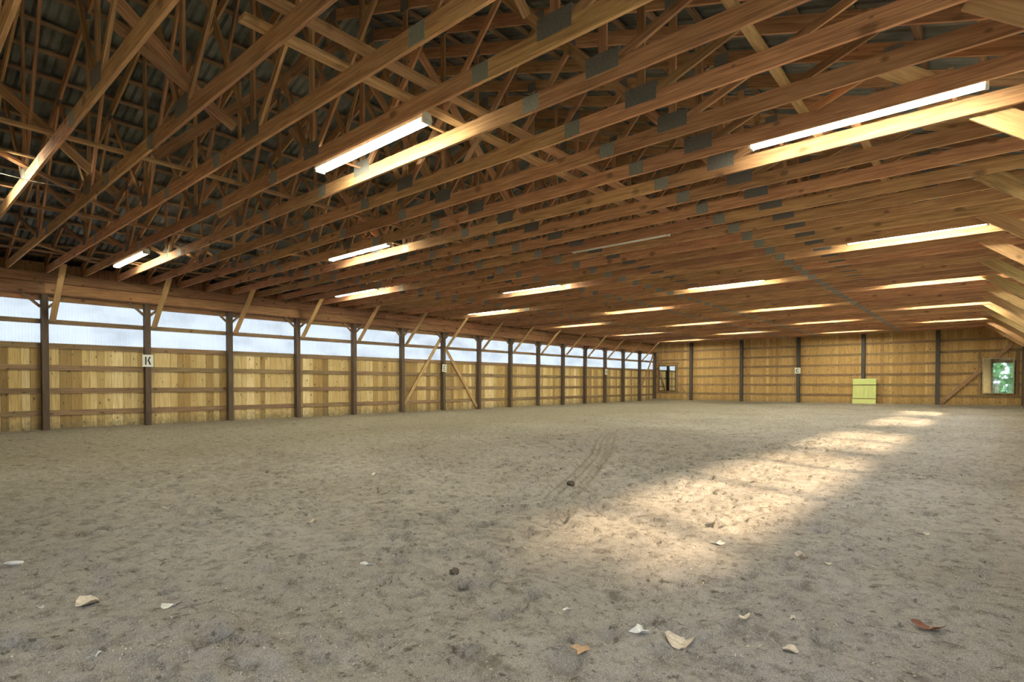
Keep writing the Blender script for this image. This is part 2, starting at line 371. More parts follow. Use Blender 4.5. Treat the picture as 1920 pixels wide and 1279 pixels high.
# ------------------------------------------------------------------ corrugated sheet generator
def corrugated(length, width, pitch, amp, mat, name, flat=0.3):
    """sheet: x 0..length, y 0..width, ribs along x standing in z"""
    ys = []
    n_ = max(1, int(round(width / pitch)))
    p = width / n_
    for i in range(n_):
        b0 = i * p
        ys += [(b0, 0), (b0 + p * flat, 0), (b0 + p * 0.5, amp), (b0 + p * (1 - flat * 0.0) - p * 0.3, amp)]
    ys.append((width, 0))
    vs = [(x, y, z) for x in (0, length) for y, z in ys]; k = len(ys)
    fs = [(i, i + 1, k + i + 1, k + i) for i in range(k - 1)]
    me = bpy.data.meshes.new(name); me.from_pydata(vs, [], fs); me.materials.append(M[mat]); me.update()
    return me

# ------------------------------------------------------------------ side walls
def board_row(parent, mat, horizontal_axis, a, b, fixed, z0, z1, lo, hi, name='board', thick=0.025, seed=0, sgn=1):
    r = random.Random(seed); t = a
    while t < b - 0.02:
        w = min(r.uniform(lo, hi), b - t)
        if b - t - w < 0.06: w = b - t
        c = t + w / 2; d = fixed + r.uniform(-0.003, 0.003)
        w = max(0.05, round(w - 0.005, 2))
        if horizontal_axis == 'y': member(name, (d, c, z0), (d, c, z1), w, thick, mat, parent, up=(1, 0, 0))
        else: member(name, (c, d, z0), (c, d, z1), w, thick, mat, parent, up=(0, 1, 0))
        t += w + 0.005
GIRTS = [0.47, 1.09, 1.73]
def side_wall(name, s, X, label, n0, n1, lo, hi, panelmat, wall_index):
    """s=+1: inside is towards +x (left wall); X is the centre line of the posts"""
    w = empty(name, (X, 0, 0)); tag(w, label, kind='structure')
    ys = [Y0 + n * BAY for n in range(n0, n1 + 1)]
    out = lambda d: X - s * d
    for i, y in enumerate(ys):
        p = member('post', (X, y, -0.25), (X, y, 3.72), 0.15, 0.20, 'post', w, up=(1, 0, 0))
        for q in (-1, 1):    # short struts under the header
            member('strut', (X, y + q * 0.08, 3.38), (X, y + q * 0.46, 3.73), 0.04, 0.07, 'girt', w)
    for a, b_ in zip(ys[:-1], ys[1:]):
        for z in GIRTS: member('girt', (out(0.12), a, z), (out(0.12), b_, z), 0.04, 0.145, 'girt', w)
        member('girt', (out(0.12), a, 2.335), (out(0.12), b_, 2.335), 0.04, 0.15, 'girt', w)
        member('girt', (out(0.12), a, 3.0), (out(0.12), b_, 3.0), 0.04, 0.13, 'girt', w)
        member('outer_header', (out(0.125), a, 3.74), (out(0.125), b_, 3.74), 0.04, 0.34, 'header', w)
    # built-up header of two stacked planks, spliced over every third post
    j = 0
    y = ys[0]
    while y < ys[-1] - 0.1:
        y2 = min(y + 3 * BAY, ys[-1])
        member('header_beam', (X + s * 0.125, y, 3.885), (X + s * 0.125, y2, 3.885), 0.045, 0.275, 'header', w)
        ya, yb = max(ys[0], y - BAY * 1.4), min(ys[-1], y2 - BAY * 1.4)
        if y2 >= ys[-1]: yb = ys[-1]
        member('header_beam', (X + s * 0.125, ya, 4.17), (X + s * 0.125, yb, 4.17), 0.058, 0.255, 'header', w)
        y = y2
    member('wall_plate', (out(0.0), ys[0], 4.0), (out(0.0), ys[-1], 4.0), 0.19, 0.55, 'header', w)
    board_row(w, 'siding', 'y', ys[0], ys[-1], out(0.155), -0.1, 2.40, lo, hi, seed=wall_index)
    member('wall_backing', (out(0.20), ys[0], 1.1), (out(0.20), ys[-1] + 0.2, 1.1), 0.02, 2.5, 'girt', w)
    member('soffit', (out(0.32), ys[0], 4.30), (out(0.32), ys[-1] + 0.2, 4.30), 0.46, 0.02, 'post', w)
    member('fascia', (out(0.52), ys[0], 4.42), (out(0.52), ys[-1] + 0.2, 4.42), 0.03, 0.5, 'post', w)
    board_row(w, 'header', 'y', ys[0], ys[-1], out(0.16), 3.60, 4.62, 1.2, 2.4, seed=wall_index + 9, name='eave_board')
    if s == -1: board_row(w, 'siding', 'y', ys[0], Y0 - BAY, out(0.155), 2.40, 3.75, 0.3, 0.44, seed=99)  # boards added over the unseen window band to keep the sun out
    if s == -1: board_row(w, 'siding', 'y', Y0 + 11 * BAY, ys[-1], out(0.155), 2.40, 3.75, 0.3, 0.44, seed=98)  # boards added at the far end too, blocking sun from the end wall
    return w
wl = side_wall('wall_left', 1, 0.0, 'left long wall of knotty pine boards under a translucent window band', -3, 15, 0.16, 0.29, 'panel', 11)
wr = side_wall('wall_right', -1, W, 'right long wall beside the camera', -3, 15, 0.30, 0.44, 'panel_clear', 12)
# translucent windows, one per bay
wn = 0
cor = corrugated(1.36, BAY, 0.068, 0.006, 'panel', 'corrugated_panel')
cor2 = corrugated(1.36, BAY, 0.12, 0.012, 'panel_clear', 'corrugated_panel')
for X, me_, s in ((-0.17, cor, 1), (W + 0.17, cor2, -1)):
    for n_ in range(-3, 15):
        if s == -1 and (n_ < -1 or n_ > 10): continue
        wn += 1
        o = bpy.data.objects.new('window_%d' % wn, me_)
        # local x -> world z, local y -> world y, local z -> world x
        mt = Matrix(((0, 0, 1, X), (0, 1, 0, Y0 + n_ * BAY), (1, 0, 0, 2.34), (0, 0, 0, 1)))
        o.matrix_world = mt; C.objects.link(o); tag(o, 'milky corrugated window panel in the wall band', kind='structure')
# transverse knee braces at every post
for n_ in range(0, 15):
    yt = T0 + TS * (1 + 3 * n_)
    yb_ = yt + 0.10
    member('knee_brace', (0.12, yb_, 3.02), (1.50, yb_, 4.36), 0.14, 0.038, 'brace', wl)
    member('knee_brace', (W - 0.06, yb_, 3.22), (19.50, yb_, 4.38), 0.038, 0.235, 'brace', wr)
# wind braces on the left wall
def on_left(a, b_, wd_=0.14, x=-0.06): return member('wind_brace', (x, a[0], a[1]), (x, b_[0], b_[1]), 0.04, wd_, 'brace', wl, up=(0, 0, 1))
on_left((17.84 - 0.08, 3.45), (15.40 + 0.08, 0.25)); on_left((17.84 + 0.08, 3.15), (20.28 - 0.08, 0.12)); on_left((39.72, 3.6), (37.44, 0.55), 0.14)

# ------------------------------------------------------------------ end wall
we = empty('wall_end', (0, YE, 0)); tag(we, 'far end wall of knotty pine boards behind dark posts', kind='structure')
exs = [0.0] + [E0 + i * BE for i in range(5)] + [W]
for i, x in enumerate(exs[1:-1]):
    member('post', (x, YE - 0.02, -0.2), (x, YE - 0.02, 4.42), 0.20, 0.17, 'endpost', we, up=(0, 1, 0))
for a, b_ in zip(exs[:-1], exs[1:]):
    for z in (0.60, 1.24, 1.86, 2.47, 3.10, 3.74):
        member('girt', (a, YE + 0.10, z), (b_, YE + 0.10, z), 0.04, 0.14, 'girt', we)
member('wall_backing', (-0.3, YE + 0.175, 2.2), (W + 0.3, YE + 0.175, 2.2), 0.02, 4.9, 'girt', we)
board_row(we, 'siding_end', 'x', -0.15, W + 0.15, YE + 0.135, -0.05, 4.70, 0.16, 0.27, seed=5)
M['darkbrace'] = wood('weathered brace wood', (0.22, 0.13, 0.065), (0.38, 0.25, 0.135), vary=0.2, knots=0.5)
member('wind_brace', (17.50, YE - 0.0, 0.13), (20.85, YE - 0.0, 3.72), 0.04, 0.19, 'darkbrace', we, up=(0, 0, 1))
member('wind_brace', (0.0, YE + 0.05, 3.62), (2.90, YE + 0.05, 0.10), 0.04, 0.13, 'darkbrace', we, up=(0, 0, 1))
# gable above the ceiling line
gv = [(-0.2, YE + 0.19, 4.6), (W + 0.2, YE + 0.19, 4.6), (W + 0.2, YE + 0.19, 4.7), (MID, YE + 0.19, RZ + MID * SL + 0.25), (-0.2, YE + 0.19, 4.7)]
meshobj('gable_panel', [(x, y - YE, z) for x, y, z in gv], [(0, 1, 2, 3, 4)], 'siding_end', we)

# ------------------------------------------------------------------ back wall with its wide open doorway (behind the camera)
wb = empty('wall_back', (0, YB, 0)); tag(wb, 'back wall with a wide open doorway', kind='structure')
DX0, DX1, DH = 18.0, 20.6, 3.7
board_row(wb, 'siding', 'x', -0.15, DX0, YB, -0.1, 4.70, 0.5, 0.8, seed=31)
board_row(wb, 'siding', 'x', DX1, W + 0.15, YB, -0.1, 4.70, 0.3, 0.4, seed=32)
board_row(wb, 'siding', 'x', DX0, DX1, YB, DH, 4.70, 0.5, 0.8, seed=33)
for x in (DX0, DX1): member('post', (x, YB + 0.12, -0.2), (x, YB + 0.12, 4.3), 0.2, 0.2, 'post', wb, up=(0, 1, 0))
member('door_header', (DX0, YB + 0.1, DH + 0.1), (DX1, YB + 0.1, DH + 0.1), 0.05, 0.28, 'header', wb)
meshobj('gable_panel', [(x, -0.02, z) for x, y, z in gv], [(0, 1, 2, 3, 4)], 'siding_end', wb)

# ------------------------------------------------------------------ roof: corrugated sheets on purlins
ce = empty('ceiling', (0, 0, 4.5)); tag(ce, 'dark corrugated metal roof on wooden purlins', kind='structure')
zt = lambda x: RZ + SL * (x if x <= MID else 2 * MID - x)     # underside of top chord
TC = 0.19
cs = math.cos(math.atan(SL)); ZP = TC / cs + 0.04
run = (MID + 0.75) / cs
sheet = corrugated(run, 0.915, 0.1525, 0.032, 'roof', 'roof_sheet', flat=0.55)
ang = math.atan(SL)
y = YB - 0.4
while y < YE + 0.3:
    for s in (1, -1):
        o = bpy.data.objects.new('roof_sheet', sheet)
        x0 = -0.75 if s == 1 else 2 * MID + 0.75
        z0 = RZ + SL * (-0.75) + ZP + 0.045
        xa = Vector((s * math.cos(ang), 0, math.sin(ang))); ya = Vector((0, 1, 0)); za = xa.cross(ya)
        if za.z < 0: za = -za
        mt = Matrix((xa, ya, za)).transposed().to_4x4(); mt.translation = Vector((x0, y, z0)) - Vector(ce.location)
        C.objects.link(o); o.parent = ce; o.matrix_basis = mt
    y += 0.915
i = 0
for s in (1, -1):
    for q in range(19):
        d = -0.5 + q * 0.61
        x = d * cs if s == 1 else 2 * MID - d * cs
        z = zt(x) + ZP
        o = member('purlin', (x, YB - 0.2, z), (x, YE + 0.2, z), 0.085, 0.04, 'purlin', ce, up=(s * -math.sin(ang), 0, math.cos(ang)))

# ------------------------------------------------------------------ trusses
BN = [4.16, 8.32, 12.48, 16.64]; TN = [2.08, 4.16, 6.24, 8.32, 10.4, 12.48, 14.56, 16.64, 18.72]
SPL = [5.08, 9.42, 11.38, 15.72]
def build_truss():
    t = empty('roof_truss', (0, 0, HC))
    P = lambda a: (a[0], 0.0, a[1])
    seg = [0.03] + SPL + [2 * MID + 0.18]
    for a, b_ in zip(seg[:-1], seg[1:]):
        member('bottom_chord', (a + 0.001, 0, HC + 0.095), (b_ - 0.001, 0, HC + 0.095), 0.038, 0.19, 'chord', t)
    h = TC / 2 / cs
    for s in (1, -1):
        f = lambda x: x if s == 1 else 2 * MID - x
        member('top_chord', (f(-0.35), 0, RZ - 0.35 * SL + h), (f(5.3), 0, RZ + 5.3 * SL + h), 0.038, TC, 'web', t)
        member('top_chord', (f(5.3), 0, RZ + 5.3 * SL + h), (f(MID), 0, RZ + MID * SL + h), 0.038, TC, 'web', t)
    ch = HC + 0.19
    def web(bx, tx, off=0.0):
        member('web', (bx + off, 0, ch - 0.03), (tx, 0, zt(tx) + 0.02), 0.036, 0.09, 'web', t)
    for bx, tx in ((BN[0], TN[0]), (BN[0], TN[1]), (BN[0], TN[2]), (BN[1], TN[2]), (BN[1], TN[3]), (BN[1], TN[4]), (BN[2], TN[4]), (BN[2], TN[5]), (BN[2], TN[6]), (BN[3], TN[6]), (BN[3], TN[7]), (BN[3], TN[8])):
        off = 0.09 * (1 if tx > bx else -1 if tx < bx else 0)
        web(bx, tx, off)
    for x in SPL: member('splice_plate', (x - 0.11, 0, HC + 0.10), (x + 0.11, 0, HC + 0.10), 0.044, 0.175, 'plate', t)
    for x in BN:
        w_ = 0.14 if x in (BN[0], BN[1]) else 0.19
        member('node_plate', (x - w_, 0, HC + 0.205), (x + w_, 0, HC + 0.205), 0.046, 0.20, 'plate_dark', t)
    for x in TN:
        member('node_plate', (x - 0.1, 0, zt(x) + 0.06), (x + 0.1, 0, zt(x) + 0.06), 0.044, 0.2, 'plate_dark', t)
    return t
ordn = ['first', 'second', 'third', 'fourth', 'fifth', 'sixth', 'seventh', 'eighth', 'ninth', 'tenth', 'eleventh', 'twelfth', 'thirteenth', 'fourteenth', 'fifteenth']
def truss_label(k):
    if k == -2: return 'wooden roof truss cut off at the top left corner of the picture'
    if k == -1: return 'wooden roof truss crossing the left edge, its chord lit pale by a lamp'
    if k == 0: return 'wooden roof truss landing on the header just before the nearest left post'
    n_, r = divmod(k - 1, 3)
    post = ('the nearest left wall post' if n_ == 0 else 'the left wall post with the K sign' if n_ == 1 else
            'the left wall post with the E sign' if n_ == 6 else 'the left wall post with the H sign' if n_ == 12 else
            'the %s left wall post from the camera' % ordn[n_])
    return 'wooden roof truss ' + ('braced to ' + post, 'one step beyond ' + post, 'two steps beyond ' + post)[r]
tr = build_truss()
for k in range(-2, 46):
    y = T0 + k * TS
    if k == -2: t = tr; t.location = (0, y, HC)
    else: t = copy_tree(tr, (0, y, HC))
    tag(t, truss_label(k), 'truss', 'roof trusses across the arena')

for s_ in (1, -1):   # ridge cap
    member('ridge_cap', (MID + s_ * 0.2, YB - 0.4, RZ + MID * SL + ZP + 0.07), (MID + s_ * 0.2, YE + 0.4, RZ + MID * SL + ZP + 0.07), 0.5, 0.015, 'roof', ce, up=(-s_ * -math.sin(ang), 0, math.cos(ang)))
# long runners and sway braces tying the trusses together (parts of the ceiling)
def runner(x, y0, y1, w_=0.09, h_=0.04, z=HC + 0.21, mat='web'):
    y = y0; r = random.Random(int(x * 10))
    while y < y1 - 0.1:
        y2 = min(y + 4.88, y1)
        member('runner', (x + r.uniform(-0.012, 0.012), y, z), (x + r.uniform(-0.012, 0.012), y2, z), w_, h_, mat, ce)
        y = y2
runner(2.1, -1, YE); runner(6.4, -1, YE); runner(10.4, -1, YE); runner(18.35, 8, YE)
runner(14.6, 2.2, YE, 0.14, 0.04); runner(14.95, 1.2, YE, 0.14, 0.04, HC + 0.25); runner(17.92, 4.4, 8.3, 0.09, 0.04, HC + 0.215, 'brace')
def sway(x, ya, yb, z1, w_=0.14, mat='web'):
    member('sway_brace', (x, ya, HC + 0.18), (x, yb, z1), 0.04, w_, mat, ce)
for j, yk in enumerate([0, 7, 13, 20, 27, 34, 41]):
    yb = T0 + yk * TS + 0.35
    for x in (8.42, 12.58):
        sway(x, yb, yb - 2.6, HC + 2.35)
        sway(x + 0.06, yb + 1.6, yb + 4.0, HC + 2.3)
    for x in (4.26, 16.54): sway(x, yb + 1, yb - 0.6, HC + 1.5, 0.09)
    member('ridge_brace', (10.33, yb, HC + 0.3), (10.33, yb + 3.2, RZ + MID * SL - 0.2), 0.04, 0.14, 'web', ce)
    member('ridge_brace', (10.47, yb + 6.2, HC + 0.3), (10.47, yb + 3.0, RZ + MID * SL - 0.2), 0.04, 0.14, 'web', ce)
member('sway_brace', (9.4, 0.9, HC + 0.24), (6.9, 3.2, HC + 0.24), 0.09, 0.04, 'web', ce)
member('sway_brace', (4.6, 0.7, HC + 0.24), (1.35, 4.1, HC + 0.24), 0.09, 0.04, 'web', ce)
member('sway_brace', (12.66, 1.7, HC + 0.75), (12.66, 2.95, HC + 0.08), 0.05, 0.10, 'web', ce)
# short blocks and a flat board on the chords at the right
member('scrap_board', (18.66, 6.57, HC + 0.205), (19.12, 7.50, HC + 0.205), 0.26, 0.02, 'brace', ce)

# ------------------------------------------------------------------ fluorescent fixtures
def cyl(lx, r, mat, seg=10):
    vs, fs = [], []
    for x in (0, lx):
        for i in range(seg): vs.append((x, r * math.cos(2 * math.pi * i / seg), r * math.sin(2 * math.pi * i / seg)))
    for i in range(seg): fs.append((i, (i + 1) % seg, seg + (i + 1) % seg, seg + i))
    fs.append(tuple(range(seg))[::-1]); fs.append(tuple(range(seg, 2 * seg)))
    return vs, fs
FL = 2.38
def build_lamp(on=True):
    t = empty('ceiling_light', (0, 0, 0))
    # housing: shallow trough with sloped reflector sides
    prof = [(-0.085, 0.035), (-0.06, 0.125), (0.06, 0.125), (0.085, 0.035), (0.035, 0.05), (-0.035, 0.05)]
    vs = [(x, y, z) for x in (0, FL) for y, z in prof]; k = len(prof)
    fs = [(i, (i + 1) % k, k + (i + 1) % k, k + i) for i in range(k)] + [tuple(range(k))[::-1], tuple(range(k, 2 * k))]
    meshobj('housing', vs, fs, 'white_metal', t)
    tm = {}
    for s in (-1, 1):
        vs, fs = cyl(FL - 0.07, 0.019, 'tube')
        tb = meshobj('tube', vs, fs, 'tube' if on else 'tube_off', t, True, (0.035, s * 0.042, 0.02))
    for x in (0.0, FL - 0.03):
        vs = [(x + a, b_ * 0.07, c) for a in (0, 0.03) for b_ in (-1, 1) for c in (-0.005, 0.06)]
        meshobj('end_socket', vs, [(0, 1, 3, 2), (4, 6, 7, 5), (0, 4, 5, 1), (2, 3, 7, 6), (0, 2, 6, 4), (1, 5, 7, 3)], 'socket', t)
    # hanger blocks that reach the chord behind
    for x in (0.25, FL - 0.3):
        member('hanger', (x, 0.0, 0.12), (x, 0.0, 0.16), 0.05, 0.03, 'wire', t)
        member('hanger', (x, -0.30, 0.165), (x, 0.57, 0.165), 0.04, 0.02, 'web', t)
    return t
COLX = [2.15, 7.14, 12.2, 17.22]
COLN = ['the column beside the left wall', 'the second column from the left wall', 'the third column from the left wall', 'the column nearest the right wall']
lampA = build_lamp(True); lampB = None
used = False; rowc = [0, 0, 0, 0]
for j in range(-1, 11):
    k = 2 + 4 * j; y = T0 + k * TS + 0.27
    for c in ((0, 2) if j % 2 == 0 else (1, 3)):
        loc = (COLX[c], y, HC + 0.045)
        if j == 2 and c == 2:
            t = build_lamp(False); t.location = loc
            tag(t, 'unlit fluorescent strip light, thin and grey, in the middle of the ceiling', 'ceiling light'); rowc[c] += 1
            continue
        if not used: t = lampA; t.location = loc; used = True
        else: t = copy_tree(lampA, loc)
        if j == 0 and c == 2: lb = 'lit twin tube strip light showing its whole housing, nearest the top centre'
        elif j == 1 and c == 3: lb = 'longest brightest lit strip light at the upper right'
        elif j == -1 and c == 1: lb = 'lit strip light just beyond the left edge, glowing on the nearest chord'
        elif j == -1: lb = 'lit strip light overhead beside the camera'
        elif j == 0: lb = 'small lit strip light hanging near the nearest posts of the left wall'
        else: lb = 'lit strip light, %s of %s' % (ordn[rowc[c]], COLN[c])
        tag(t, lb, 'ceiling light', 'fluorescent strip lights between the trusses'); rowc[c] += 1

# ------------------------------------------------------------------ letter signs
def poly_ext(polys, t, mat, name, parent, origin, U, Vv, Nn):
    for pl in polys:
        k = len(pl); vs = []
        for d in (0.0, t):
            for (u, v_) in pl: vs.append(tuple(origin + U * u + Vv * v_ + Nn * d))
        fs = [tuple(range(k))[::-1], tuple(range(k, 2 * k))] + [(i, (i + 1) % k, k + (i + 1) % k, k + i) for i in range(k)]
        o = meshobj(name, vs, fs, mat, parent)
def rect(x0, y0, x1, y1): return [(x0, y0), (x1, y0), (x1, y1), (x0, y1)]
LET = {
 'K': [rect(-.075, -.12, -.035, .12), [(-.02, -.005), (.035, .12), (.085, .12), (.015, -.005)], [(-.005, .0), (.03, .03), (.09, -.12), (.04, -.12)]],
 'E': [rect(-.065, -.12, -.03, .12), rect(-.022, .085, .07, .12), rect(-.022, -.017, .05, .017), rect(-.022, -.12, .07, -.085)],
 'H': [rect(-.075, -.12, -.035, .12), rect(.035, -.12, .075, .12), rect(-.028, -.02, .028, .02)],
}
arc = lambda a0, a1, r0, r1, sy=1.3: [(r1 * math.cos(math.radians(a0 + (a1 - a0) * i / 8)), sy * r1 * math.sin(math.radians(a0 + (a1 - a0) * i / 8))) for i in range(9)] + [(r0 * math.cos(math.radians(a1 - (a1 - a0) * i / 8)), sy * r0 * math.sin(math.radians(a1 - (a1 - a0) * i / 8))) for i in range(9)]
LET['C'] = [arc(100, 260, 0.055, 0.095), arc(40, 88, 0.055, 0.095), arc(272, 320, 0.055, 0.095)]
def sign(ch, pos, U, Nn, w_, h_, tilt, label):
    t = empty('letter_sign', pos); tag(t, label, 'sign', None)
    U = Vector(U); Nn = Vector(Nn); Vv = Vector((0, 0, 1))
    U2 = U * math.cos(tilt) + Vv * math.sin(tilt); V2 = -U * math.sin(tilt) + Vv * math.cos(tilt)
    O = Vector((0, 0, 0))
    poly_ext([rect(-w_ / 2, -h_ / 2, w_ / 2, h_ / 2)], 0.008, 'sign_white', 'sign_board', t, O, U2, V2, Nn)
    # one letter = one mesh
    vs, fs = [], []
    for pl in LET[ch]:
        k = len(pl); b0 = len(vs)
        for d in (0.008, 0.011):
            for (u, v_) in pl: vs.append(tuple(O + U2 * u * 1.0 + V2 * v_ + Nn * d))
        fs += [tuple(b0 + i for i in range(k))[::-1], tuple(b0 + k + i for i in range(k))] + [(b0 + i, b0 + (i + 1) % k, b0 + k + (i + 1) % k, b0 + k + i) for i in range(k)]
    meshobj('letter', vs, fs, 'sign_black', t)
    return t
# seen from inside facing -x, picture right is +y
sign('K', (0.101, 5.63, 1.985), (0, 1, 0), (1, 0, 0), 0.29, 0.37, 0.0, 'white sign with a black stencil letter K on the second nearest post')
sign('E', (0.101, 17.83, 2.03), (0, 1, 0), (1, 0, 0), 0.27, 0.35, -0.06, 'slightly tilted white sign with black letter E on a post between crossed braces')
sign('H', (0.101, 32.46, 2.10), (0, 1, 0), (1, 0, 0), 0.28, 0.37, 0.0, 'small white sign with black letter H on a far post of the left wall')
sign('C', (10.15, YE - 0.107, 2.16), (1, 0, 0), (0, -1, 0), 0.34, 0.38, 0.0, 'white sign with black letter C on the middle post of the end wall')

# ------------------------------------------------------------------ wall mirrors
def mirror(x0, x1, z0, z1, y, label, yaw=0.0, frame='frame', fw=0.035):
    t = empty('wall_mirror', ((x0 + x1) / 2, y, z0)); tag(t, label, 'mirror')
    w_, h_ = x1 - x0, z1 - z0
    P = []
    loc = Vector(t.location)
    o = member('mirror_glass', loc + Vector((-w_ / 2 + 0.01, 0, h_ / 2)), loc + Vector((w_ / 2 - 0.01, 0, h_ / 2)), 0.006, h_ - 0.02, 'mirror', t)
    member('backing', loc + Vector((-w_ / 2, 0.014, h_ / 2)), loc + Vector((w_ / 2, 0.014, h_ / 2)), 0.02, h_, 'frame', t)
    for a, b_ in (((-w_ / 2 - fw / 2, 0), (-w_ / 2 - fw / 2, h_)), ((w_ / 2 + fw / 2, 0), (w_ / 2 + fw / 2, h_))):
        member('frame_rail', loc + Vector((a[0], 0, a[1])), loc + Vector((b_[0], 0, b_[1])), fw, 0.045, frame, t, up=(0, 1, 0))
    for z in (-fw / 2, h_ + fw / 2):
        member('frame_rail', loc + Vector((-w_ / 2 - fw, 0, z)), loc + Vector((w_ / 2 + fw, 0, z)), 0.045, fw, frame, t)
    t.rotation_euler.z = yaw
    return t
M['pale_rail'] = plain('pale mirror edge', (0.55, 0.52, 0.42), 0.5)
mirror(0.42, 1.68, 0.79, 2.64, YE - 0.02, 'tall framed mirror on the end wall in the far left corner')
mirror(19.40, 20.63, 0.79, 2.65, YE - 0.10, 'large mirror with thin pale edge at the far right of the end wall', frame='pale_rail', fw=0.025, yaw=-0.022)
for x in (19.25, 20.78): member('mounting_board', (x, YE + 0.06, 0.70), (x, YE + 0.06, 3.03), 0.12, 0.035, 'girt', we, up=(0, 1, 0))
for z in (0.66, 2.86): member('mounting_board', (0.25, YE + 0.06, z), (1.95, YE + 0.06, z), 0.035, 0.10, 'girt', we)
for x in (0.30, 1.80): member('mounting_board', (x, YE + 0.06, 0.60), (x, YE + 0.06, 2.92), 0.10, 0.035, 'girt', we, up=(0, 1, 0))

# ------------------------------------------------------------------ pale green panel leaning on the end wall
gp = empty('jump_panel', (13.895, YE - 0.30, 0.05)); tag(gp, 'pale yellow-green painted board panel leaning on the end wall', 'panel')
pw, ph = 1.21, 1.56
L0 = Vector(gp.location)
for i in range(6):
    a = -pw / 2 + (i + 0.5) * pw / 6
    member('board', L0 + Vector((a, 0, 0)), L0 + Vector((a, 0, ph)), pw / 6 - 0.006, 0.022, 'green', gp, up=(0, 1, 0))
for z0_, z1_ in ((0.0, 0.32), (1.20, ph)):
    zc = (z0_ + z1_) / 2
    member('batten', L0 + Vector((-pw / 2, -0.030, zc)), L0 + Vector((pw / 2, -0.030, zc)), 0.035, z1_ - z0_, 'green', gp)
for z in (0.335, 1.185):  # dark strips drawn in for the shade line along each batten
    member('shade_strip', L0 + Vector((-pw / 2, -0.022, z)), L0 + Vector((pw / 2, -0.022, z)), 0.05, 0.045, 'frame', gp)
gp.rotation_euler.x = -0.10

# ------------------------------------------------------------------ small litter on the sand
M['leafpale'] = plain('dry pale leaf', (0.50, 0.42, 0.33), 0.8, amt=0.25, scale=40)
M['leafwhite'] = plain('bleached leaf', (0.60, 0.58, 0.53), 0.8, amt=0.15, scale=40)
M['leafbrown'] = plain('red-brown leaf', (0.16, 0.055, 0.025), 0.7, amt=0.3, scale=40)
M['leaftan'] = plain('tan leaf', (0.42, 0.27, 0.16), 0.8, amt=0.25, scale=40)
M['clod'] = plain('dark clod', (0.07, 0.055, 0.04), 0.95, amt=0.4, scale=30)
def leaf(px, py, size, kind, mat, label, ang, seed):
    r = random.Random(seed); n_ = 14
    vs = [(0, 0, 0.012 * size * 10)]; fs = []
    z0 = floor_z(px, py)
    rim = []
    for i in range(n_):
        a = 2 * math.pi * i / n_
        if kind == 'maple': rad = 1.0 if i % 3 == 0 else 0.5 if i % 3 == 1 else 0.62
        elif kind == 'oval': rad = 0.55 + 0.45 * abs(math.cos(a)) ** 1.5
        else: rad = 0.8 + 0.2 * r.random()
        x = size * rad * math.cos(a); y = size * rad * (0.55 if kind == 'oval' else 0.85) * math.sin(a)
        z = size * (0.12 + 0.55 * (math.cos(a * 1.0 + seed) ** 2) * r.uniform(0.5, 1.0))
        rim.append((x, y, z))
    mid = [(x * 0.5, y * 0.5, z * 0.25 + 0.004) for x, y, z in rim]
    vs = [(0, 0, 0.004)] + mid + rim
    for i in range(n_):
        j = (i + 1) % n_
        fs.append((0, 1 + i, 1 + j)); fs.append((1 + i, 1 + n_ + i, 1 + n_ + j, 1 + j))
    o = meshobj('leaf', vs, fs, mat, None, False, (px, py, z0 + 0.0))
    o.rotation_euler.z = ang
    md = o.modifiers.new('t', 'SOLIDIFY'); md.thickness = 0.0015
    tag(o, label, 'leaf')
LF = LEAVES = [
 (165, 1133, .075, 'curl', 'leafpale', 'curled pale leaf at the lower left, biggest of that side'),
 (321, 1141, .055, 'oval', 'leafwhite', 'bleached leaf with a stalk right of the big curled leaf'),
 (76, 1138, .030, 'oval', 'leafwhite', 'tiny pale leaf left of the big curled leaf'),
 (182, 1229, .045, 'maple', 'leafwhite', 'small whitish leaf near the bottom left edge'),
 (688, 1066, .050, 'oval', 'leafwhite', 'whitish leaf lying alone left of the sunlit patch'),
 (702, 891, .075, 'oval', 'leafwhite', 'pale curled leaf in the middle of the left half of the sand'),
 (1346, 1022, .060, 'maple', 'leafwhite', 'white leaf with lobes just below the sunlit patches'),
 (1503, 1046, .065, 'oval', 'leafpale', 'folded cream leaf right of the white lobed leaf'),
 (1200, 1186, .060, 'maple', 'leafwhite', 'grey-white lobed leaf left of the large beige leaf'),
 (1275, 1200, .090, 'curl', 'leafpale', 'large beige curled leaf, biggest in the foreground'),
 (1396, 1165, .045, 'oval', 'leafpale', 'small beige leaf upper right of the large beige leaf'),
 (1482, 1218, .040, 'curl', 'leafpale', 'small pale leaf at the bottom right of the large beige leaf'),
 (1486, 1163, .032, 'oval', 'leafpale', 'little cream leaf above a small pale leaf, right foreground'),
 (1740, 1181, .075, 'oval', 'leafbrown', 'dark red-brown leaf at the lower right'),
 (1090, 1230, .060, 'maple', 'leaftan', 'flat tan leaf at the bottom centre'),
 (1730, 1000, .050, 'oval', 'leafpale', 'pale leaf far right on the shaded sand'),
 (582, 980, .055, 'oval', 'leafpale', 'small pale leaf beside a dark hoof print left of centre'),
 (1064, 1140, .028, 'oval', 'leafwhite', 'tiny pale leaf in the foreground left of the lobed leaf'),
 (1553, 1057, .030, 'curl', 'leafpale', 'tiny pale leaf right of the folded cream leaf'),
 (315, 951, .055, 'oval', 'leafpale', 'thin pale leaf on the olive sand at the left'),
]
def unproj(px, py, z=0.0):
    f = 1040.29; x = (px - 960) / f; u = -(py - 737.7) / f; pt = -0.0164; ya = 0.7096
    fw = math.cos(pt) - u * math.sin(pt); up = math.sin(pt) + u * math.cos(pt)
    dx = x * math.cos(ya) - fw * math.sin(ya); dy = x * math.sin(ya) + fw * math.cos(ya)
    t = (z - CAM[2]) / up
    return CAM[0] + dx * t, CAM[1] + dy * t
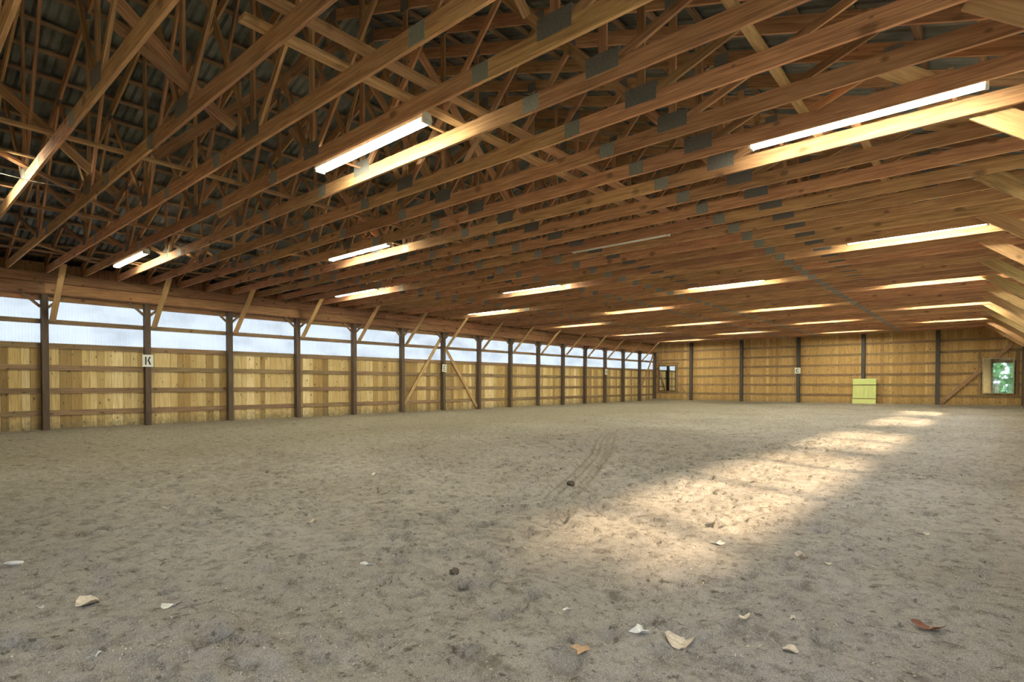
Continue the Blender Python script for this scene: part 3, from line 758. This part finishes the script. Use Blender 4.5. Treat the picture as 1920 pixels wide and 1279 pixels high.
for i, (px, py, s, kd, mt, lb) in enumerate(LEAVES):
    x, y = unproj(px, py); leaf(x, y, s * 1.0, kd, mt, lb, i * 1.7, i + 3)
for a, b_ in (((0, 325), (60, 340)), ((60, 340), (150, 356))):
    xa, ya = unproj(*a, 4.28); xb, yb = unproj(*b_, 4.28)
    member('cable', (xa, ya, 4.28), (xb, yb, 4.28), 0.008, 0.008, 'wire', ce)
def clod(px, py, s, label, seed):
    x, y = unproj(px, py); r = random.Random(seed)
    bm = bmesh.new(); bmesh.ops.create_icosphere(bm, subdivisions=2, radius=s)
    for v_ in bm.verts:
        v_.co *= r.uniform(0.75, 1.2); v_.co.z *= 0.65
    me = bpy.data.meshes.new('clod'); bm.to_mesh(me); bm.free(); me.materials.append(M['clod'])
    o = link(bpy.data.objects.new('clod', me)); o.location = (x, y, floor_z(x, y) + s * 0.35); tag(o, label, 'clod')
clod(852, 1080, 0.035, 'dark clod of dirt at the lower left of the sunlit patch', 1)
clod(1070, 908, 0.055, 'dark clod at the end of the tyre track', 2)
# corn-cob like pale husk at the left edge
x, y = unproj(27, 1061)
bm = bmesh.new()
bmesh.ops.create_uvsphere(bm, u_segments=12, v_segments=10, radius=0.5)
for v_ in bm.verts:
    v_.co = Vector((v_.co.z * 0.12, v_.co.x * 0.035, v_.co.y * 0.03))
    v_.co *= 1 + 0.06 * math.sin(v_.co.x * 180)
me = bpy.data.meshes.new('corn_husk'); bm.to_mesh(me); bm.free(); me.materials.append(M['leafwhite'])
o = link(bpy.data.objects.new('corn_husk', me)); o.location = (x, y, floor_z(x, y) + 0.018); o.rotation_euler.z = 0.9
tag(o, 'small white ribbed husk at the left edge of the sand', 'husk')
# chips and straw: too many to count
def chips(name, cnt, seed, ln, wd_, mat, label, near):
    r = np.random.default_rng(seed); vs, fs = [], []
    c = 0
    while c < cnt:
        rad = r.uniform(0.8, near) ** 1.0; a = r.uniform(-0.85, 0.85) + 0.7096
        x = CAM[0] - math.sin(a) * rad; y = math.cos(a) * rad
        if not (0.3 < x < 20.8 and y < 39): continue
        c += 1
        z = floor_z(x, y) + 0.004; L = r.uniform(*ln); w_ = r.uniform(*wd_); th = r.uniform(0, 3.14)
        ux, uy = math.cos(th) * L / 2, math.sin(th) * L / 2; vx, vy = -math.sin(th) * w_ / 2, math.cos(th) * w_ / 2
        b0 = len(vs); dz = r.uniform(-0.004, 0.01)
        vs += [(x - ux - vx, y - uy - vy, z), (x + ux - vx, y + uy - vy, z + dz), (x + ux + vx, y + uy + vy, z + dz), (x - ux + vx, y - uy + vy, z), (x, y, z + 0.006)]
        fs += [(b0, b0 + 1, b0 + 4), (b0 + 1, b0 + 2, b0 + 4), (b0 + 2, b0 + 3, b0 + 4), (b0 + 3, b0, b0 + 4)]
    o = meshobj(name, vs, fs, mat); tag(o, label, name.replace('_', ' '), kind='stuff')
M['chip'] = plain('wood chip', (0.44, 0.38, 0.29), 0.9, amt=0.4, scale=15)
chips('wood_chips', 9000, 3, (0.005, 0.016), (0.002, 0.006), 'chip', 'pale wood chips and straw bits scattered over the sand', 7.5)

# ------------------------------------------------------------------ trees outside (they break up the sun and fill the doorway view)
M['bark'] = plain('bark', (0.10, 0.075, 0.05), 0.9, amt=0.4, scale=8)
M['foliage'] = plain('green foliage', (0.07, 0.13, 0.035), 0.8, amt=0.5, scale=3)
def tree(x, y, h, cr, ch_, cnt, seed, label, ls=0.16):
    t = empty('tree', (x, y, -0.1)); tag(t, label, 'tree', None)
    r = np.random.default_rng(seed); seg = 8; vs = []; fs = []
    for k in range(5):
        z = h * 0.85 * k / 4; rad = 0.16 * (1 - k / 5.5)
        for i in range(seg): vs.append((rad * math.cos(i * 2 * math.pi / seg) + 0.06 * math.sin(k * 2 + seed), rad * math.sin(i * 2 * math.pi / seg), z))
    for k in range(4):
        for i in range(seg): fs.append((k * seg + i, k * seg + (i + 1) % seg, (k + 1) * seg + (i + 1) % seg, (k + 1) * seg + i))
    meshobj('trunk', vs, fs, 'bark', t)
    cl = r.normal(0, 0.42, (26, 3)); vs, fs = [], []
    for i in range(cnt):
        c = cl[r.integers(0, 26)] + r.normal(0, 0.16, 3)
        p = np.array([c[0] * cr, c[1] * cr, h - ch_ / 2 + c[2] * ch_ * 0.6])
        a = r.normal(0, 1, 3); a /= np.linalg.norm(a); b_ = np.cross(a, r.normal(0, 1, 3)); b_ /= np.linalg.norm(b_)
        s_ = ls * r.uniform(0.6, 1.3); k = len(vs)
        vs += [tuple(p - a * s_), tuple(p + b_ * s_ * 0.5), tuple(p + a * s_), tuple(p - b_ * s_ * 0.5)]; fs.append((k, k + 1, k + 2, k + 3))
    meshobj('crown', vs, fs, 'foliage', t)
for i, (x, y) in enumerate([(27.5, -1.6), (28.5, 7.2), (27.0, 15.0), (28.0, 22.5)]):
    tree(x, y, 8.8, 1.5, 3.0, 4200, i + 3, 'broadleaf tree outside the right wall, %s from the doorway' % ordn[i])
for i, (x, y) in enumerate([(7.5, -27), (12.5, -22), (16.5, -30), (19.5, -22), (23.5, -30), (27.5, -22)]):
    tree(x, y, 5.6, 1.7, 6.0, 2600, i + 13, 'leafy tree beyond the doorway, %s from the left' % ordn[(5, 0, 1, 2, 3, 4)[i] if False else i], 0.26)

# ------------------------------------------------------------------ person standing beside the camera, seen in the far mirror
M['skin'] = plain('skin', (0.55, 0.36, 0.27), 0.6, amt=0.05)
M['shirt'] = plain('pale blue-grey shirt', (0.42, 0.50, 0.54), 0.85, amt=0.08)
M['trousers'] = plain('white trousers', (0.72, 0.70, 0.66), 0.85, amt=0.06)
M['shoe'] = plain('dark shoe', (0.04, 0.035, 0.03), 0.6)
M['hair'] = plain('dark hair', (0.045, 0.03, 0.02), 0.7, amt=0.3, scale=60)
def skinned(verts, edges, radii, root, sub=1):
    me = bpy.data.meshes.new('skin_src'); me.from_pydata(verts, edges, []); me.update()
    o = bpy.data.objects.new('skin_src', me); C.objects.link(o)
    md = o.modifiers.new('s', 'SKIN'); md.use_smooth_shade = True
    for i, v_ in enumerate(me.skin_vertices[0].data):
        r_ = radii[i]; v_.radius = r_ if isinstance(r_, tuple) else (r_, r_); v_.use_root = (i == root)
    sb = o.modifiers.new('b', 'SUBSURF'); sb.levels = sub; sb.render_levels = sub
    dg = bpy.context.evaluated_depsgraph_get(); dg.update()
    ev = bpy.data.meshes.new_from_object(o.evaluated_get(dg)); bpy.data.objects.remove(o)
    return ev
pe = empty('person', (18.55, -0.6, floor_z(18.55, -0.6)))
tag(pe, 'person in pale shirt and white trousers reflected in the far right mirror', 'person')
V_, E_, Rd = [], [], []
def jt(p, r, par=None):
    V_.append(p); Rd.append(r); k = len(V_) - 1
    if par is not None: E_.append((par, k))
    return k
pel = jt((0, 0, 0.96), (0.155, 0.105)); wa = jt((0, 0.01, 1.10), (0.135, 0.095), pel); chs = jt((0, 0.0, 1.30), (0.165, 0.11), wa)
nb = jt((0, -0.01, 1.44), (0.075, 0.07), chs); nk = jt((0, 0.0, 1.50), (0.055, 0.055), nb); hd = jt((0, 0.015, 1.60), (0.075, 0.088), nk); tp_ = jt((0, 0.01, 1.69), (0.07, 0.085), hd)
hands = []
for s_ in (-1, 1):
    hp = jt((s_ * 0.10, 0, 0.90), 0.095, pel); kn = jt((s_ * 0.11, 0.02, 0.50), 0.062, hp); an = jt((s_ * 0.115, -0.02, 0.09), 0.042, kn)
    jt((s_ * 0.13, 0.14, 0.035), (0.042, 0.032), an)
    sh_ = jt((s_ * 0.19, -0.01, 1.40), 0.062, chs); el = jt((s_ * 0.26, -0.02, 1.12), 0.044, sh_)
    wr_ = jt((s_ * 0.14, 0.20, 1.08), 0.028, el); pm = jt((s_ * 0.10, 0.27, 1.09), (0.040, 0.022), wr_)
    hands.append((s_, Vector(V_[wr_]), Vector(V_[pm])))
body = skinned(V_, E_, Rd, 0, 2)
bm = bmesh.new(); bm.from_mesh(body)
for s_, w0, p0 in hands:
    dr = (p0 - w0).normalized(); sd_ = Vector((0, 0, 1)).cross(dr).normalized()
    for i, (o_f, L) in enumerate(((-0.026, .062), (-0.009, .072), (0.009, .068), (0.026, .052), (0.036, .045))):
        base = p0 + sd_ * o_f * s_ if i < 4 else w0 + dr * 0.03 - sd_ * 0.036 * s_
        d2 = dr if i < 4 else (dr * 0.7 - sd_ * 0.6 * s_).normalized()
        a = base + d2 * L * 0.5 + Vector((0, 0, -0.006)); b_ = base + d2 * L * 0.85 + Vector((0, 0, -0.028))
        fm = skinned([tuple(base), tuple(a), tuple(b_)], [(0, 1), (1, 2)], [0.0095, 0.0085, 0.007], 0, 1)
        bm.from_mesh(fm)
bm.to_mesh(body); bm.free()
body.materials.clear()
for q in ('skin', 'shirt', 'trousers', 'shoe'): body.materials.append(M[q])
for p in body.polygons:
    c = p.center; p.use_smooth = True
    arm_skin = c.y > 0.06 and 1.0 < c.z < 1.2 and abs(c.x) < 0.24 and c.y > 0.13
    p.material_index = 0 if (c.z > 1.46 or arm_skin) else 1 if c.z > 0.97 else 3 if c.z < 0.10 else 2
link(bpy.data.objects.new('body', body), pe)
def blob(name, c, r, mat, par, sub=2):
    b2 = bmesh.new(); bmesh.ops.create_icosphere(b2, subdivisions=sub, radius=1.0)
    for v_ in b2.verts: v_.co = Vector((v_.co.x * r[0] + c[0], v_.co.y * r[1] + c[1], v_.co.z * r[2] + c[2]))
    m_ = bpy.data.meshes.new(name); b2.to_mesh(m_); b2.free(); m_.materials.append(M[mat])
    m_.polygons.foreach_set('use_smooth', [True] * len(m_.polygons))
    return link(bpy.data.objects.new(name, m_), par)
blob('hair', (0, -0.012, 1.665), (0.088, 0.100, 0.085), 'hair', pe, 3)
for s_ in (-1, 1):
    blob('eye', (s_ * 0.030, 0.088, 1.612), (0.012, 0.010, 0.008), 'sign_white', pe); blob('ear', (s_ * 0.083, 0.005, 1.60), (0.012, 0.02, 0.03), 'skin', pe)
blob('nose', (0, 0.102, 1.585), (0.012, 0.018, 0.022), 'skin', pe); blob('mouth', (0, 0.094, 1.55), (0.024, 0.008, 0.006), 'leaftan', pe)
